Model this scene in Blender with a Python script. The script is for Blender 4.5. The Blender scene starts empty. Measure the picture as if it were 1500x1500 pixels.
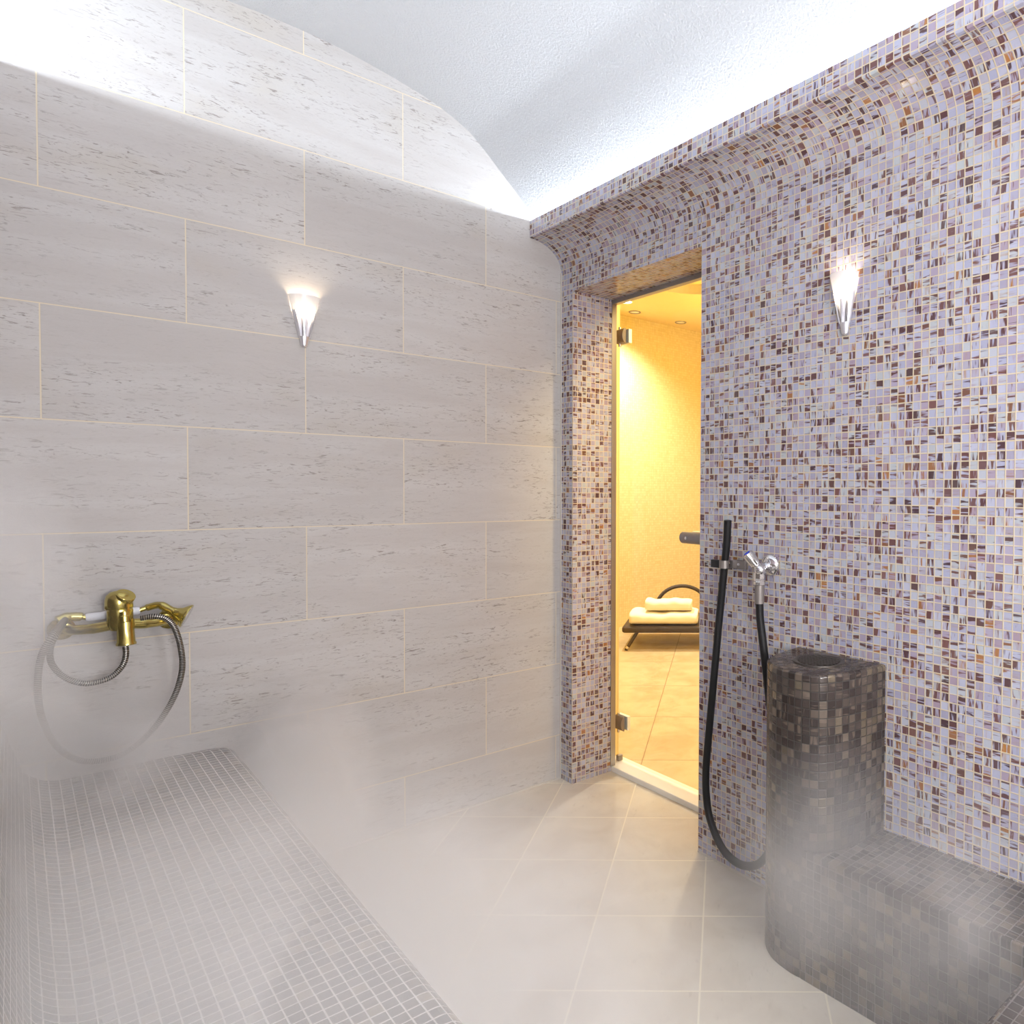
import bpy, bmesh, math, random
from mathutils import Vector, Matrix, noise as mnoise
random.seed(7)
PI = math.pi
C = bpy.context.scene.collection
scene = bpy.context.scene

# ------------------------------------------------------------------ sizes
H = 1.194            # camera height
LY = 2.532           # stone wall plane (y)
RX = 1.590           # mosaic wall plane (x)
T = 0.02150          # mosaic tile pitch
WX = -0.50           # left wall plane (x)
NY = -1.00           # wall behind the camera (y)
DY0, DY1, DZ = 1.697, 2.446, 1.988   # doorway in the mosaic wall
REV = 1.785          # depth of the doorway reveal (x)

# ------------------------------------------------------------------ node helper
class NT:
    def __init__(self, name):
        self.mat = bpy.data.materials.new(name)
        self.mat.use_nodes = True
        self.t = self.mat.node_tree
        self.t.nodes.clear()
        self.out = self.t.nodes.new('ShaderNodeOutputMaterial')
    def n(self, typ, **kw):
        nd = self.t.nodes.new(typ)
        for k, v in kw.items():
            setattr(nd, k, v)
        return nd
    def link(self, a, b):
        self.t.links.new(a, b)
    def setin(self, sock, v):
        if isinstance(v, bpy.types.NodeSocket):
            self.link(v, sock)
        else:
            sock.default_value = v
    def m(self, op, a, b=0.0, c=0.0, clamp=False):
        nd = self.n('ShaderNodeMath', operation=op, use_clamp=clamp)
        self.setin(nd.inputs[0], a); self.setin(nd.inputs[1], b)
        if op in ('MULTIPLY_ADD', 'COMPARE', 'SMOOTH_MIN', 'SMOOTH_MAX', 'WRAP'):
            self.setin(nd.inputs[2], c)
        return nd.outputs[0]
    def mix(self, f, a, b):
        nd = self.n('ShaderNodeMix', data_type='RGBA')
        self.setin(nd.inputs[0], f); self.setin(nd.inputs[6], a); self.setin(nd.inputs[7], b)
        return nd.outputs[2]
    def fmix(self, f, a, b):
        nd = self.n('ShaderNodeMix', data_type='FLOAT')
        self.setin(nd.inputs[0], f); self.setin(nd.inputs[2], a); self.setin(nd.inputs[3], b)
        return nd.outputs[0]
    def step(self, x, lo, hi):
        nd = self.n('ShaderNodeMapRange', interpolation_type='SMOOTHSTEP')
        self.setin(nd.inputs[0], x); self.setin(nd.inputs[1], lo); self.setin(nd.inputs[2], hi)
        return nd.outputs[0]
    def ramp(self, x, stops, interp='LINEAR'):
        nd = self.n('ShaderNodeValToRGB')
        cr = nd.color_ramp; cr.interpolation = interp
        while len(cr.elements) < len(stops):
            cr.elements.new(0.5)
        for e, (p, c) in zip(cr.elements, stops):
            e.position = p; e.color = (*c, 1)
        self.setin(nd.inputs[0], x)
        return nd.outputs[0]
    def xyz(self, v):
        nd = self.n('ShaderNodeSeparateXYZ'); self.link(v, nd.inputs[0])
        return nd.outputs
    def comb(self, x, y, z=0.0):
        nd = self.n('ShaderNodeCombineXYZ')
        self.setin(nd.inputs[0], x); self.setin(nd.inputs[1], y); self.setin(nd.inputs[2], z)
        return nd.outputs[0]
    def noise(self, v, scale=1.0, detail=2.0, rough=0.5, dist=0.0):
        nd = self.n('ShaderNodeTexNoise')
        self.link(v, nd.inputs['Vector'])
        nd.inputs['Scale'].default_value = scale; nd.inputs['Detail'].default_value = detail
        nd.inputs['Roughness'].default_value = rough; nd.inputs['Distortion'].default_value = dist
        return nd.outputs[0]
    def white(self, v):
        nd = self.n('ShaderNodeTexWhiteNoise', noise_dimensions='3D'); self.link(v, nd.inputs[0])
        return nd.outputs
    def bump(self, h, strength, dist):
        nd = self.n('ShaderNodeBump')
        nd.inputs['Strength'].default_value = strength; nd.inputs['Distance'].default_value = dist
        self.link(h, nd.inputs['Height'])
        return nd.outputs[0]
    def bsdf(self, color, rough=0.5, metal=0.0, normal=None, spec=0.5, **kw):
        nd = self.n('ShaderNodeBsdfPrincipled')
        self.setin(nd.inputs['Base Color'], color if isinstance(color, bpy.types.NodeSocket) else (*color, 1))
        self.setin(nd.inputs['Roughness'], rough); self.setin(nd.inputs['Metallic'], metal)
        self.setin(nd.inputs['Specular IOR Level'], spec)
        if normal is not None:
            self.link(normal, nd.inputs['Normal'])
        for k, v in kw.items():
            self.setin(nd.inputs[k], v)
        self.link(nd.outputs[0], self.out.inputs[0])
        return nd

def plain(name, color, rough=0.5, metal=0.0, spec=0.5, grain=0.0, gscale=400.0, **kw):
    """single-colour material with a little procedural grain"""
    N = NT(name)
    tc = N.n('ShaderNodeTexCoord').outputs['Object']
    g = N.noise(tc, gscale, 2.0)
    col = N.mix(N.m('MULTIPLY', g, 0.25), (*color, 1), (color[0]*0.8, color[1]*0.8, color[2]*0.8, 1))
    N.bsdf(col, rough, metal, N.bump(g, grain, 0.001) if grain else None, spec, **kw)
    return N.mat

# ------------------------------------------------------------------ materials
def mosaic_material(name, dark, grout_col=None):
    N = NT(name)
    uv = N.n('ShaderNodeUVMap').outputs[0]
    s = N.xyz(uv)
    cx, cy = N.m('FLOOR', s[0]), N.m('FLOOR', s[1])
    fx, fy = N.m('SUBTRACT', s[0], cx), N.m('SUBTRACT', s[1], cy)
    cell = N.comb(cx, cy, 3.7 if dark else 1.3)
    w = N.white(cell)
    r = N.xyz(w[1])
    w2 = N.xyz(N.white(N.comb(cx, cy, 17.9))[1])
    # grout: the joints wander a little because the sheets are hand laid
    jx = N.m('ABSOLUTE', N.m('SUBTRACT', fx, 0.5)); jy = N.m('ABSOLUTE', N.m('SUBTRACT', fy, 0.5))
    g = 0.065 if not dark else 0.055
    edge = N.m('MAXIMUM', N.m('ADD', jx, N.m('MULTIPLY', N.m('SUBTRACT', w2[0], 0.5), 0.03)), N.m('ADD', jy, N.m('MULTIPLY', N.m('SUBTRACT', w2[1], 0.5), 0.03)))
    grout = N.step(edge, 0.5 - g - 0.012, 0.5 - g + 0.012)
    vert = N.m('GREATER_THAN', r[0], 0.5)
    a = N.fmix(vert, fy, fx)      # across the streaks
    b = N.fmix(vert, fx, fy)      # along them
    n1 = N.noise(N.comb(N.m('MULTIPLY', a, 2.3), N.m('MULTIPLY', b, 0.34), N.m('MULTIPLY', r[1], 83.0)), 1.0, 2.0, 0.55, 0.45)
    n2 = N.noise(N.comb(N.m('MULTIPLY', a, 2.3), N.m('MULTIPLY', b, 0.4), N.m('MULTIPLY', r[2], 61.0)), 1.0, 2.0, 0.5, 0.3)
    if not dark:
        amt = N.m('POWER', w2[2], 1.3)
        thr = N.m('SUBTRACT', 0.665, N.m('MULTIPLY', amt, 0.24))
        streak = N.step(n1, N.m('SUBTRACT', thr, 0.045), N.m('ADD', thr, 0.06))
        base = N.ramp(r[1], [(0.0, (0.36, 0.33, 0.43)), (0.22, (0.39, 0.40, 0.54)), (0.5, (0.47, 0.48, 0.60)), (0.70, (0.46, 0.49, 0.52)), (0.88, (0.40, 0.36, 0.48)), (1.0, (0.36, 0.28, 0.35))])
        wash = N.ramp(r[2], [(0.0, (0.40, 0.33, 0.44)), (0.45, (0.36, 0.24, 0.24)), (0.8, (0.38, 0.30, 0.25)), (1.0, (0.46, 0.27, 0.13))])
        washf = N.m('MULTIPLY', N.step(n2, N.m('SUBTRACT', 0.62, N.m('MULTIPLY', w2[1], 0.2)), 0.78), 0.85)
        milky = N.mix(washf, base, wash)
        brown = N.ramp(r[2], [(0.0, (0.050, 0.014, 0.013)), (0.3, (0.115, 0.034, 0.020)), (0.55, (0.18, 0.075, 0.058)), (0.78, (0.075, 0.030, 0.028)), (0.90, (0.17, 0.062, 0.020)), (0.95, (0.30, 0.12, 0.03)), (1.0, (0.42, 0.18, 0.04))])
        tile = N.mix(N.m('MULTIPLY', streak, 0.9), milky, brown)
        col = N.mix(grout, tile, (0.63, 0.535, 0.375, 1))
        rough = N.fmix(grout, 0.16, 0.8)
        metal = 0.0
    else:
        flake = N.m('GREATER_THAN', w2[2], 0.90)
        base = N.ramp(r[1], [(0.0, (0.030, 0.022, 0.020)), (0.5, (0.050, 0.038, 0.034)), (0.85, (0.085, 0.066, 0.055)), (1.0, (0.16, 0.125, 0.095))])
        vein = N.step(n1, 0.56, 0.70)
        tile = N.mix(N.m('MULTIPLY', vein, 0.55), base, (0.20, 0.155, 0.12, 1))
        tile = N.mix(N.m('MULTIPLY', flake, 0.75), tile, (0.36, 0.30, 0.22, 1))
        col = N.mix(grout, tile, (*grout_col, 1))
        rough = N.fmix(grout, 0.17, 0.75)
        metal = N.m('MULTIPLY', N.m('MULTIPLY', flake, N.m('SUBTRACT', 1.0, grout)), 0.7)
    tilt = N.m('ADD', N.m('MULTIPLY', N.m('SUBTRACT', fx, 0.5), N.m('SUBTRACT', r[2], 0.5)), N.m('MULTIPLY', N.m('SUBTRACT', fy, 0.5), N.m('SUBTRACT', w2[0], 0.5)))
    hgt = N.m('ADD', N.m('MULTIPLY', N.m('SUBTRACT', 1.0, N.step(edge, 0.40, 0.47)), 0.9), N.m('ADD', N.m('MULTIPLY', tilt, 1.3 if not dark else 2.2), N.m('MULTIPLY', n2, 0.12)))
    nrm = N.bump(hgt, 0.55, 0.0011)
    N.bsdf(col, rough, metal, nrm, 0.32 if not dark else 0.5)
    return N.mat

def stone_material():
    N = NT('travertine_tile')
    p = N.xyz(N.n('ShaderNodeUVMap').outputs[0])       # metres along the wall, metres up
    v = N.m('DIVIDE', N.m('SUBTRACT', p[1], 2.2552 - 0.296*10), 0.296)
    row = N.m('FLOOR', v)
    fv = N.m('SUBTRACT', v, row)
    par = N.m('MODULO', N.m('ADD', row, 101.0), 2.0)
    u = N.m('ADD', N.m('DIVIDE', N.m('SUBTRACT', p[0], 0.0536), 0.6052), N.m('MULTIPLY', par, 0.5))
    col = N.m('FLOOR', u)
    fu = N.m('SUBTRACT', u, col)
    du = N.m('MULTIPLY', N.m('MINIMUM', fu, N.m('SUBTRACT', 1.0, fu)), 0.6052)
    dv = N.m('MULTIPLY', N.m('MINIMUM', fv, N.m('SUBTRACT', 1.0, fv)), 0.296)
    d = N.m('MINIMUM', du, dv)
    grout = N.m('SUBTRACT', 1.0, N.step(d, 0.0009, 0.0019))
    w = N.xyz(N.white(N.comb(row, col, 4.1))[1])
    off = N.m('MULTIPLY', w[0], 31.0)
    band = N.noise(N.comb(N.m('MULTIPLY', p[0], 1.6), N.m('MULTIPLY', p[1], 13.0), off), 1.0, 4.0, 0.6, 0.6)
    blot = N.noise(N.comb(N.m('MULTIPLY', p[0], 3.0), N.m('MULTIPLY', p[1], 6.5), off), 1.0, 3.0, 0.55)
    fine = N.noise(N.comb(N.m('MULTIPLY', p[0], 30.0), N.m('MULTIPLY', p[1], 150.0), off), 1.0, 4.0, 0.66, 1.2)
    grain = N.noise(N.comb(N.m('MULTIPLY', p[0], 130.0), N.m('MULTIPLY', p[1], 300.0), off), 1.0, 2.0, 0.6)
    c0 = N.mix(N.step(band, 0.32, 0.68), (0.485, 0.460, 0.445, 1), (0.535, 0.520, 0.508, 1))
    c0 = N.mix(N.m('MULTIPLY', N.step(blot, 0.5, 0.8), 0.45), c0, (0.46, 0.415, 0.345, 1))
    c0 = N.mix(N.m('MULTIPLY', grain, 0.28), c0, (0.36, 0.335, 0.31, 1))
    tone = N.m('ADD', 1.0, N.m('MULTIPLY', w[1], 0.07))
    bc = N.n('ShaderNodeVectorMath', operation='SCALE'); N.link(c0, bc.inputs[0]); N.link(tone, bc.inputs['Scale'])
    # dark pores of the travertine gather in loose bands
    pore = N.m('MULTIPLY', N.step(fine, 0.545, 0.66), N.m('ADD', 0.16, N.step(N.m('ADD', N.m('MULTIPLY', blot, 0.45), N.m('MULTIPLY', band, 0.55)), 0.42, 0.60)))
    c1 = N.mix(N.m('MULTIPLY', pore, 0.66), bc.outputs[0], (0.20, 0.165, 0.15, 1))
    c2 = N.mix(grout, c1, (0.70, 0.61, 0.45, 1))
    h = N.m('SUBTRACT', N.m('SUBTRACT', N.m('MULTIPLY', fine, 0.15), N.m('MULTIPLY', pore, 0.5)), N.m('MULTIPLY', N.m('SUBTRACT', 1.0, N.step(d, 0.001, 0.003)), 0.8))
    N.bsdf(c2, 0.62, 0.0, N.bump(h, 0.35, 0.0012), 0.35)
    return N.mat

def floor_material(name, yaw, pitch, o1, o2, base, dark, grt):
    N = NT(name)
    p = N.xyz(N.n('ShaderNodeNewGeometry').outputs['Position'])
    ca, sa = math.cos(yaw), math.sin(yaw)
    a = N.m('ADD', N.m('MULTIPLY', p[0], ca), N.m('MULTIPLY', p[1], sa))
    b = N.m('SUBTRACT', N.m('MULTIPLY', p[1], ca), N.m('MULTIPLY', p[0], sa))
    u = N.m('DIVIDE', N.m('SUBTRACT', a, o1), pitch); v = N.m('DIVIDE', N.m('SUBTRACT', b, o2), pitch)
    cu, cv = N.m('FLOOR', u), N.m('FLOOR', v)
    fu, fv = N.m('SUBTRACT', u, cu), N.m('SUBTRACT', v, cv)
    d = N.m('MULTIPLY', N.m('MINIMUM', N.m('MINIMUM', fu, N.m('SUBTRACT', 1.0, fu)), N.m('MINIMUM', fv, N.m('SUBTRACT', 1.0, fv))), pitch)
    grout = N.m('SUBTRACT', 1.0, N.step(d, 0.0016, 0.0030))
    w = N.xyz(N.white(N.comb(cu, cv, 2.2))[1])
    off = N.m('MULTIPLY', w[0], 19.0)
    q = N.comb(a, b, off)
    n1 = N.noise(q, 6.0, 4.0, 0.6, 0.5)
    n2 = N.noise(N.comb(N.m('MULTIPLY', a, 30.0), N.m('MULTIPLY', b, 80.0), off), 1.0, 3.0, 0.6)
    n3 = N.noise(q, 300.0, 2.0)
    c = N.mix(N.step(n1, 0.3, 0.72), (*base, 1), (*dark, 1))
    c = N.mix(N.m('MULTIPLY', N.step(n2, 0.6, 0.72), 0.25), c, (dark[0]*0.6, dark[1]*0.58, dark[2]*0.55, 1))
    c = N.mix(N.m('MULTIPLY', n3, 0.12), c, (dark[0]*0.7, dark[1]*0.7, dark[2]*0.7, 1))
    c = N.mix(grout, c, (*grt, 1))
    N.bsdf(c, 0.42, 0.0, N.bump(N.m('SUBTRACT', N.m('MULTIPLY', n3, 0.2), N.m('MULTIPLY', grout, 0.6)), 0.3, 0.001), 0.4)
    return N.mat

def plaster_material():
    N = NT('white_plaster')
    tc = N.n('ShaderNodeTexCoord').outputs['Object']
    n1 = N.noise(tc, 150.0, 3.0, 0.6)
    n2 = N.noise(tc, 30.0, 2.0, 0.5)
    h = N.m('ADD', N.step(n1, 0.35, 0.7), N.m('MULTIPLY', n2, 0.6))
    N.bsdf(N.mix(N.m('MULTIPLY', n1, 0.2), (0.585, 0.595, 0.61, 1), (0.53, 0.54, 0.555, 1)), 0.85, 0.0, N.bump(h, 0.6, 0.0024), 0.2)
    return N.mat

def small_tile_material():
    N = NT('cream_mosaic')
    p = N.xyz(N.n('ShaderNodeNewGeometry').outputs['Position'])
    u = N.m('DIVIDE', N.m('ADD', p[0], p[1]), 0.022); v = N.m('DIVIDE', p[2], 0.022)
    cu, cv = N.m('FLOOR', u), N.m('FLOOR', v)
    fu, fv = N.m('SUBTRACT', u, cu), N.m('SUBTRACT', v, cv)
    e = N.m('MAXIMUM', N.m('ABSOLUTE', N.m('SUBTRACT', fu, 0.5)), N.m('ABSOLUTE', N.m('SUBTRACT', fv, 0.5)))
    g = N.step(e, 0.42, 0.47)
    w = N.xyz(N.white(N.comb(cu, cv, 8.0))[1])
    t = N.mix(w[0], (0.68, 0.56, 0.30, 1), (0.76, 0.64, 0.37, 1))
    N.bsdf(N.mix(N.m('MULTIPLY', g, 0.55), t, (0.55, 0.42, 0.18, 1)), 0.35, 0.0, N.bump(N.m('SUBTRACT', 1.0, g), 0.25, 0.001), 0.4)
    return N.mat

def wicker_material():
    N = NT('brown_wicker')
    p = N.xyz(N.n('ShaderNodeTexCoord').outputs['Object'])
    a = N.m('MULTIPLY', N.m('ADD', p[0], p[1]), 420.0); b = N.m('MULTIPLY', N.m('SUBTRACT', N.m('SUBTRACT', p[1], p[0]), p[2]), 420.0)
    s = N.m('MULTIPLY', N.m('SINE', a), N.m('SINE', b))
    k = N.step(s, -0.5, 0.6)
    N.bsdf(N.mix(k, (0.012, 0.007, 0.004, 1), (0.060, 0.036, 0.018, 1)), 0.5, 0.0, N.bump(k, 0.6, 0.003))
    return N.mat

def hose_metal_material():
    N = NT('spiral_metal')
    uv = N.xyz(N.n('ShaderNodeUVMap').outputs[0])
    s = N.m('SINE', N.m('MULTIPLY', N.m('ADD', uv[1], N.m('MULTIPLY', uv[0], 0.0035)), 2*PI/0.0045))
    k = N.step(s, -0.6, 0.7)
    N.bsdf(N.mix(k, (0.05, 0.045, 0.04, 1), (0.42, 0.40, 0.37, 1)), 0.3, 0.9, N.bump(k, 0.8, 0.0012))
    return N.mat

def emission(name, color, strength):
    N = NT(name)
    e = N.n('ShaderNodeEmission')
    e.inputs[0].default_value = (*color, 1); e.inputs[1].default_value = strength
    N.link(e.outputs[0], N.out.inputs[0])
    return N.mat

def frosted_material():
    N = NT('frosted_glass')
    tc = N.n('ShaderNodeTexCoord').outputs['Object']
    g = N.noise(tc, 600.0, 2.0)
    tr = N.n('ShaderNodeBsdfTranslucent'); tr.inputs[0].default_value = (0.93, 0.94, 0.96, 1)
    di = N.n('ShaderNodeBsdfDiffuse'); di.inputs[0].default_value = (0.85, 0.86, 0.9, 1)
    gl = N.n('ShaderNodeBsdfGlossy'); gl.inputs['Roughness'].default_value = 0.15
    N.link(N.bump(g, 0.2, 0.0004), gl.inputs['Normal'])
    m1 = N.n('ShaderNodeMixShader'); m1.inputs[0].default_value = 0.45
    N.link(tr.outputs[0], m1.inputs[1]); N.link(di.outputs[0], m1.inputs[2])
    m2 = N.n('ShaderNodeMixShader'); m2.inputs[0].default_value = 0.06
    N.link(m1.outputs[0], m2.inputs[1]); N.link(gl.outputs[0], m2.inputs[2])
    N.link(m2.outputs[0], N.out.inputs[0])
    return N.mat

def pane_material(name, tint, refl):
    N = NT(name)
    tr = N.n('ShaderNodeBsdfTransparent'); tr.inputs[0].default_value = (*tint, 1)
    gl = N.n('ShaderNodeBsdfGlossy'); gl.inputs['Roughness'].default_value = 0.0
    lw = N.n('ShaderNodeLayerWeight'); lw.inputs[0].default_value = 0.5
    f = N.m('MULTIPLY', N.m('MULTIPLY_ADD', N.m('POWER', lw.outputs['Facing'], 5.0), 0.9, 0.035), refl)
    mx = N.n('ShaderNodeMixShader'); N.link(f, mx.inputs[0])
    N.link(tr.outputs[0], mx.inputs[1]); N.link(gl.outputs[0], mx.inputs[2])
    N.link(mx.outputs[0], N.out.inputs[0])
    return N.mat

M_LIGHT = mosaic_material('mosaic_light', False)
M_DARK = mosaic_material('mosaic_dark', True, (0.040, 0.034, 0.030))
M_DARKC = mosaic_material('mosaic_dark_grey_joint', True, (0.14, 0.125, 0.115))  # low bench joints lightened partway for the wet sheen on its top
M_DARKB = mosaic_material('mosaic_dark_pale_joint', True, (0.60, 0.57, 0.55))  # long bench joints paled: glossy wet sheen put into the grout colour
M_STONE = stone_material()
M_PLASTER = plaster_material()
M_FLOOR = floor_material('floor_tile', PI/4, 0.2991, 3.205/math.sqrt(2), 0.914/math.sqrt(2), (0.70, 0.65, 0.555), (0.60, 0.54, 0.445), (0.80, 0.74, 0.60))
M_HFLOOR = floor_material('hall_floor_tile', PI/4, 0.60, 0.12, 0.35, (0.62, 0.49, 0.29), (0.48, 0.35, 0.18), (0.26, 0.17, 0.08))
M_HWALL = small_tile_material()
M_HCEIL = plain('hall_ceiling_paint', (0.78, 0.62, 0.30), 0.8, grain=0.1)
M_RECESS = plain('recess_paint', (0.80, 0.79, 0.74), 0.8)
M_SILL = plain('white_sill', (0.88, 0.87, 0.82), 0.35)
M_ALU = plain('brushed_aluminium', (0.42, 0.41, 0.41), 0.38, 0.85)
M_DGREY = plain('grey_metal', (0.30, 0.27, 0.255), 0.42, 0.6)
M_HANDLE = plain('satin_grey', (0.30, 0.29, 0.31), 0.4, 0.35)
M_CHROME = plain('chrome', (0.80, 0.80, 0.82), 0.08, 1.0)
M_SATIN = plain('satin_chrome', (0.78, 0.78, 0.82), 0.28, 0.75)
M_BLUE = plain('blue_enamel', (0.02, 0.06, 0.55), 0.25)
M_RUBBER = plain('black_rubber', (0.010, 0.010, 0.011), 0.5, spec=0.35)
M_BLACKP = plain('black_plastic', (0.012, 0.012, 0.014), 0.4)
M_BRASS = plain('polished_brass', (0.60, 0.50, 0.17), 0.22, 1.0)
M_PORC = plain('white_porcelain', (0.84, 0.84, 0.88), 0.12)
M_HOSE = hose_metal_material()
M_TOWEL = plain('cream_terry', (0.86, 0.80, 0.62), 0.95, grain=0.6, gscale=260.0, spec=0.1)
M_WICKER = wicker_material()
M_STEEL = plain('steel_cap', (0.7, 0.68, 0.64), 0.25, 1.0)
M_GRATE = plain('dark_grate', (0.075, 0.064, 0.056), 0.45, 0.5)
M_PANE = pane_material('clear_glass', (0.97, 0.97, 0.95), 1.0)
M_SHADE = pane_material('sconce_glass', (0.96, 0.96, 0.98), 1.6)
M_FROST = frosted_material()
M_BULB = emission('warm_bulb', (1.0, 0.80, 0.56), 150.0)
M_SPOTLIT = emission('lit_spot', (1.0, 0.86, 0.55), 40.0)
M_CAULK = plain('caulk', (0.60, 0.56, 0.50), 0.7)

# ------------------------------------------------------------------ object helpers
def root_of(o):
    while o.parent is not None:
        o = o.parent
    return o

def thing(name, label, cat, loc, group=None):
    o = bpy.data.objects.new(name, None); C.objects.link(o)
    o.empty_display_size = 0.05
    o.location = loc; o['label'] = label; o['category'] = cat
    if group: o['group'] = group
    return o

def obj(name, bm, mat, parent=None, smooth=False, label=None, base=None):
    """link a bmesh given in world coordinates as one mesh object"""
    off = Vector((0, 0, 0))
    if parent is not None:
        off = Vector(root_of(parent).location)
    elif base is not None:
        off = Vector(base)
    bmesh.ops.translate(bm, verts=bm.verts, vec=-off)
    if smooth:
        for f in bm.faces: f.smooth = True
    me = bpy.data.meshes.new(name); bm.to_mesh(me); bm.free()
    if smooth and smooth is not True:
        me.set_sharp_from_angle(angle=smooth)
    o = bpy.data.objects.new(name, me); C.objects.link(o)
    me.materials.append(mat)
    if parent is not None: o.parent = parent
    elif base is not None: o.location = off
    if label: o['label'] = label
    return o

def tag(o, label, cat, group=None):
    o['label'] = label; o['category'] = cat
    if group: o['group'] = group
    return o

def struct(name, bm, mat, parent=None, smooth=False, label=None):
    o = obj(name, bm, mat, parent, smooth)
    if parent is None:
        o['kind'] = 'structure'
        if label: o['label'] = label
    return o

def uvl(bm):
    return bm.loops.layers.uv.verify()

def quad(bm, pts, uvs=None):
    f = bm.faces.new([bm.verts.new(p) for p in pts])
    if uvs:
        L = uvl(bm)
        for lp, q in zip(f.loops, uvs): lp[L].uv = q
    return f

def box(bm, x0, x1, y0, y1, z0, z1, bevel=0.0, seg=2):
    r = bmesh.ops.create_cube(bm, size=1.0)
    vs = r['verts']
    bmesh.ops.scale(bm, vec=(x1-x0, y1-y0, z1-z0), verts=vs)
    bmesh.ops.translate(bm, vec=((x0+x1)/2, (y0+y1)/2, (z0+z1)/2), verts=vs)
    if bevel > 0:
        es = list({e for v in vs for e in v.link_edges})
        r = bmesh.ops.bevel(bm, geom=es, offset=bevel, segments=seg, profile=0.6, affect='EDGES')
        return r['verts']
    return vs

def frame_of(d):
    d = d.normalized()
    a = Vector((0, 0, 1)) if abs(d.z) < 0.9 else Vector((1, 0, 0))
    s = d.cross(a).normalized()
    return s, s.cross(d).normalized()

def lathe(bm, p, axis, prof, n=24, a0=0.0, a1=2*PI, ref=None, cap=True):
    """prof = [(distance along axis, radius)]"""
    p = Vector(p); ax = Vector(axis).normalized()
    if ref is None:
        s, t = frame_of(ax)
    else:
        s = Vector(ref).normalized(); t = ax.cross(s)
    full = abs(a1 - a0 - 2*PI) < 1e-6
    rings = []
    for (h, r) in prof:
        ring = []
        for i in range(n if full else n+1):
            a = a0 + (a1-a0)*i/n
            ring.append(bm.verts.new(p + ax*h + (s*math.cos(a)+t*math.sin(a))*max(r, 1e-5)))
        rings.append(ring)
    for A, B in zip(rings, rings[1:]):
        m = len(A)
        for i in range(m if full else m-1):
            j = (i+1) % m
            bm.faces.new((A[i], A[j], B[j], B[i]))
    if cap and full:
        bm.faces.new(list(reversed(rings[0]))); bm.faces.new(rings[-1])
    return rings

def catmull(pts, n=10, closed=False):
    P = [Vector(p) for p in pts]
    out = []
    m = len(P)
    rng = range(m) if closed else range(m-1)
    for i in rng:
        if closed:
            a, b, c, d = P[(i-1) % m], P[i], P[(i+1) % m], P[(i+2) % m]
        else:
            b, c = P[i], P[i+1]
            a = P[i-1] if i > 0 else b*2-c
            d = P[i+2] if i+2 < m else c*2-b
        for k in range(n):
            t = k/n
            out.append(0.5*((2*b) + (c-a)*t + (2*a-5*b+4*c-d)*t*t + (3*b-3*c+d-a)*t**3))
    if not closed: out.append(P[-1].copy())
    return out

def tube(bm, path, rad, n=14, cap=True):
    """tube along a list of points, uv = (turn, length)"""
    L = uvl(bm)
    P = [Vector(p) for p in path]
    R = rad if isinstance(rad, (list, tuple)) else [rad]*len(P)
    s = None; rings = []; dist = [0.0]
    for i, p in enumerate(P):
        d = (P[min(i+1, len(P)-1)] - P[max(i-1, 0)]).normalized()
        if s is None: s, _ = frame_of(d)
        s = (s - d*s.dot(d)).normalized(); t = d.cross(s)
        rings.append([bm.verts.new(p + (s*math.cos(2*PI*k/n) + t*math.sin(2*PI*k/n))*R[i]) for k in range(n)])
        if i: dist.append(dist[-1] + (P[i]-P[i-1]).length)
    for i in range(len(P)-1):
        for k in range(n):
            j = (k+1) % n
            f = bm.faces.new((rings[i][k], rings[i][j], rings[i+1][j], rings[i+1][k]))
            for lp, q in zip(f.loops, ((k/n, dist[i]), ((k+1)/n, dist[i]), ((k+1)/n, dist[i+1]), (k/n, dist[i+1]))):
                lp[L].uv = q
    if cap:
        bm.faces.new(list(reversed(rings[0]))); bm.faces.new(rings[-1])

def bar(bm, a, b, r, n=12):
    tube(bm, [Vector(a), Vector(b)], r, n)

def sphere(bm, c, r, sx=1, sy=1, sz=1, seg=20):
    m = Matrix.Translation(Vector(c)) @ Matrix.Diagonal((sx, sy, sz, 1))
    bmesh.ops.create_uvsphere(bm, u_segments=seg, v_segments=seg//2, radius=r, matrix=m)

def profile_sweep(bm, prof, a0, a1, pt, phase=0.0, v0=0.0, flip=False):
    """sweep an open profile along a straight line; uv in mosaic tiles (along, arc length)"""
    L = uvl(bm); v = v0
    for (p, q) in zip(prof, prof[1:]):
        d = math.dist(p, q)
        vs = [pt(p, a0), pt(p, a1), pt(q, a1), pt(q, a0)]
        us = [((a0-phase)/T, v/T), ((a1-phase)/T, v/T), ((a1-phase)/T, (v+d)/T), ((a0-phase)/T, (v+d)/T)]
        if flip: vs.reverse(); us.reverse()
        quad(bm, vs, us)
        v += d

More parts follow.
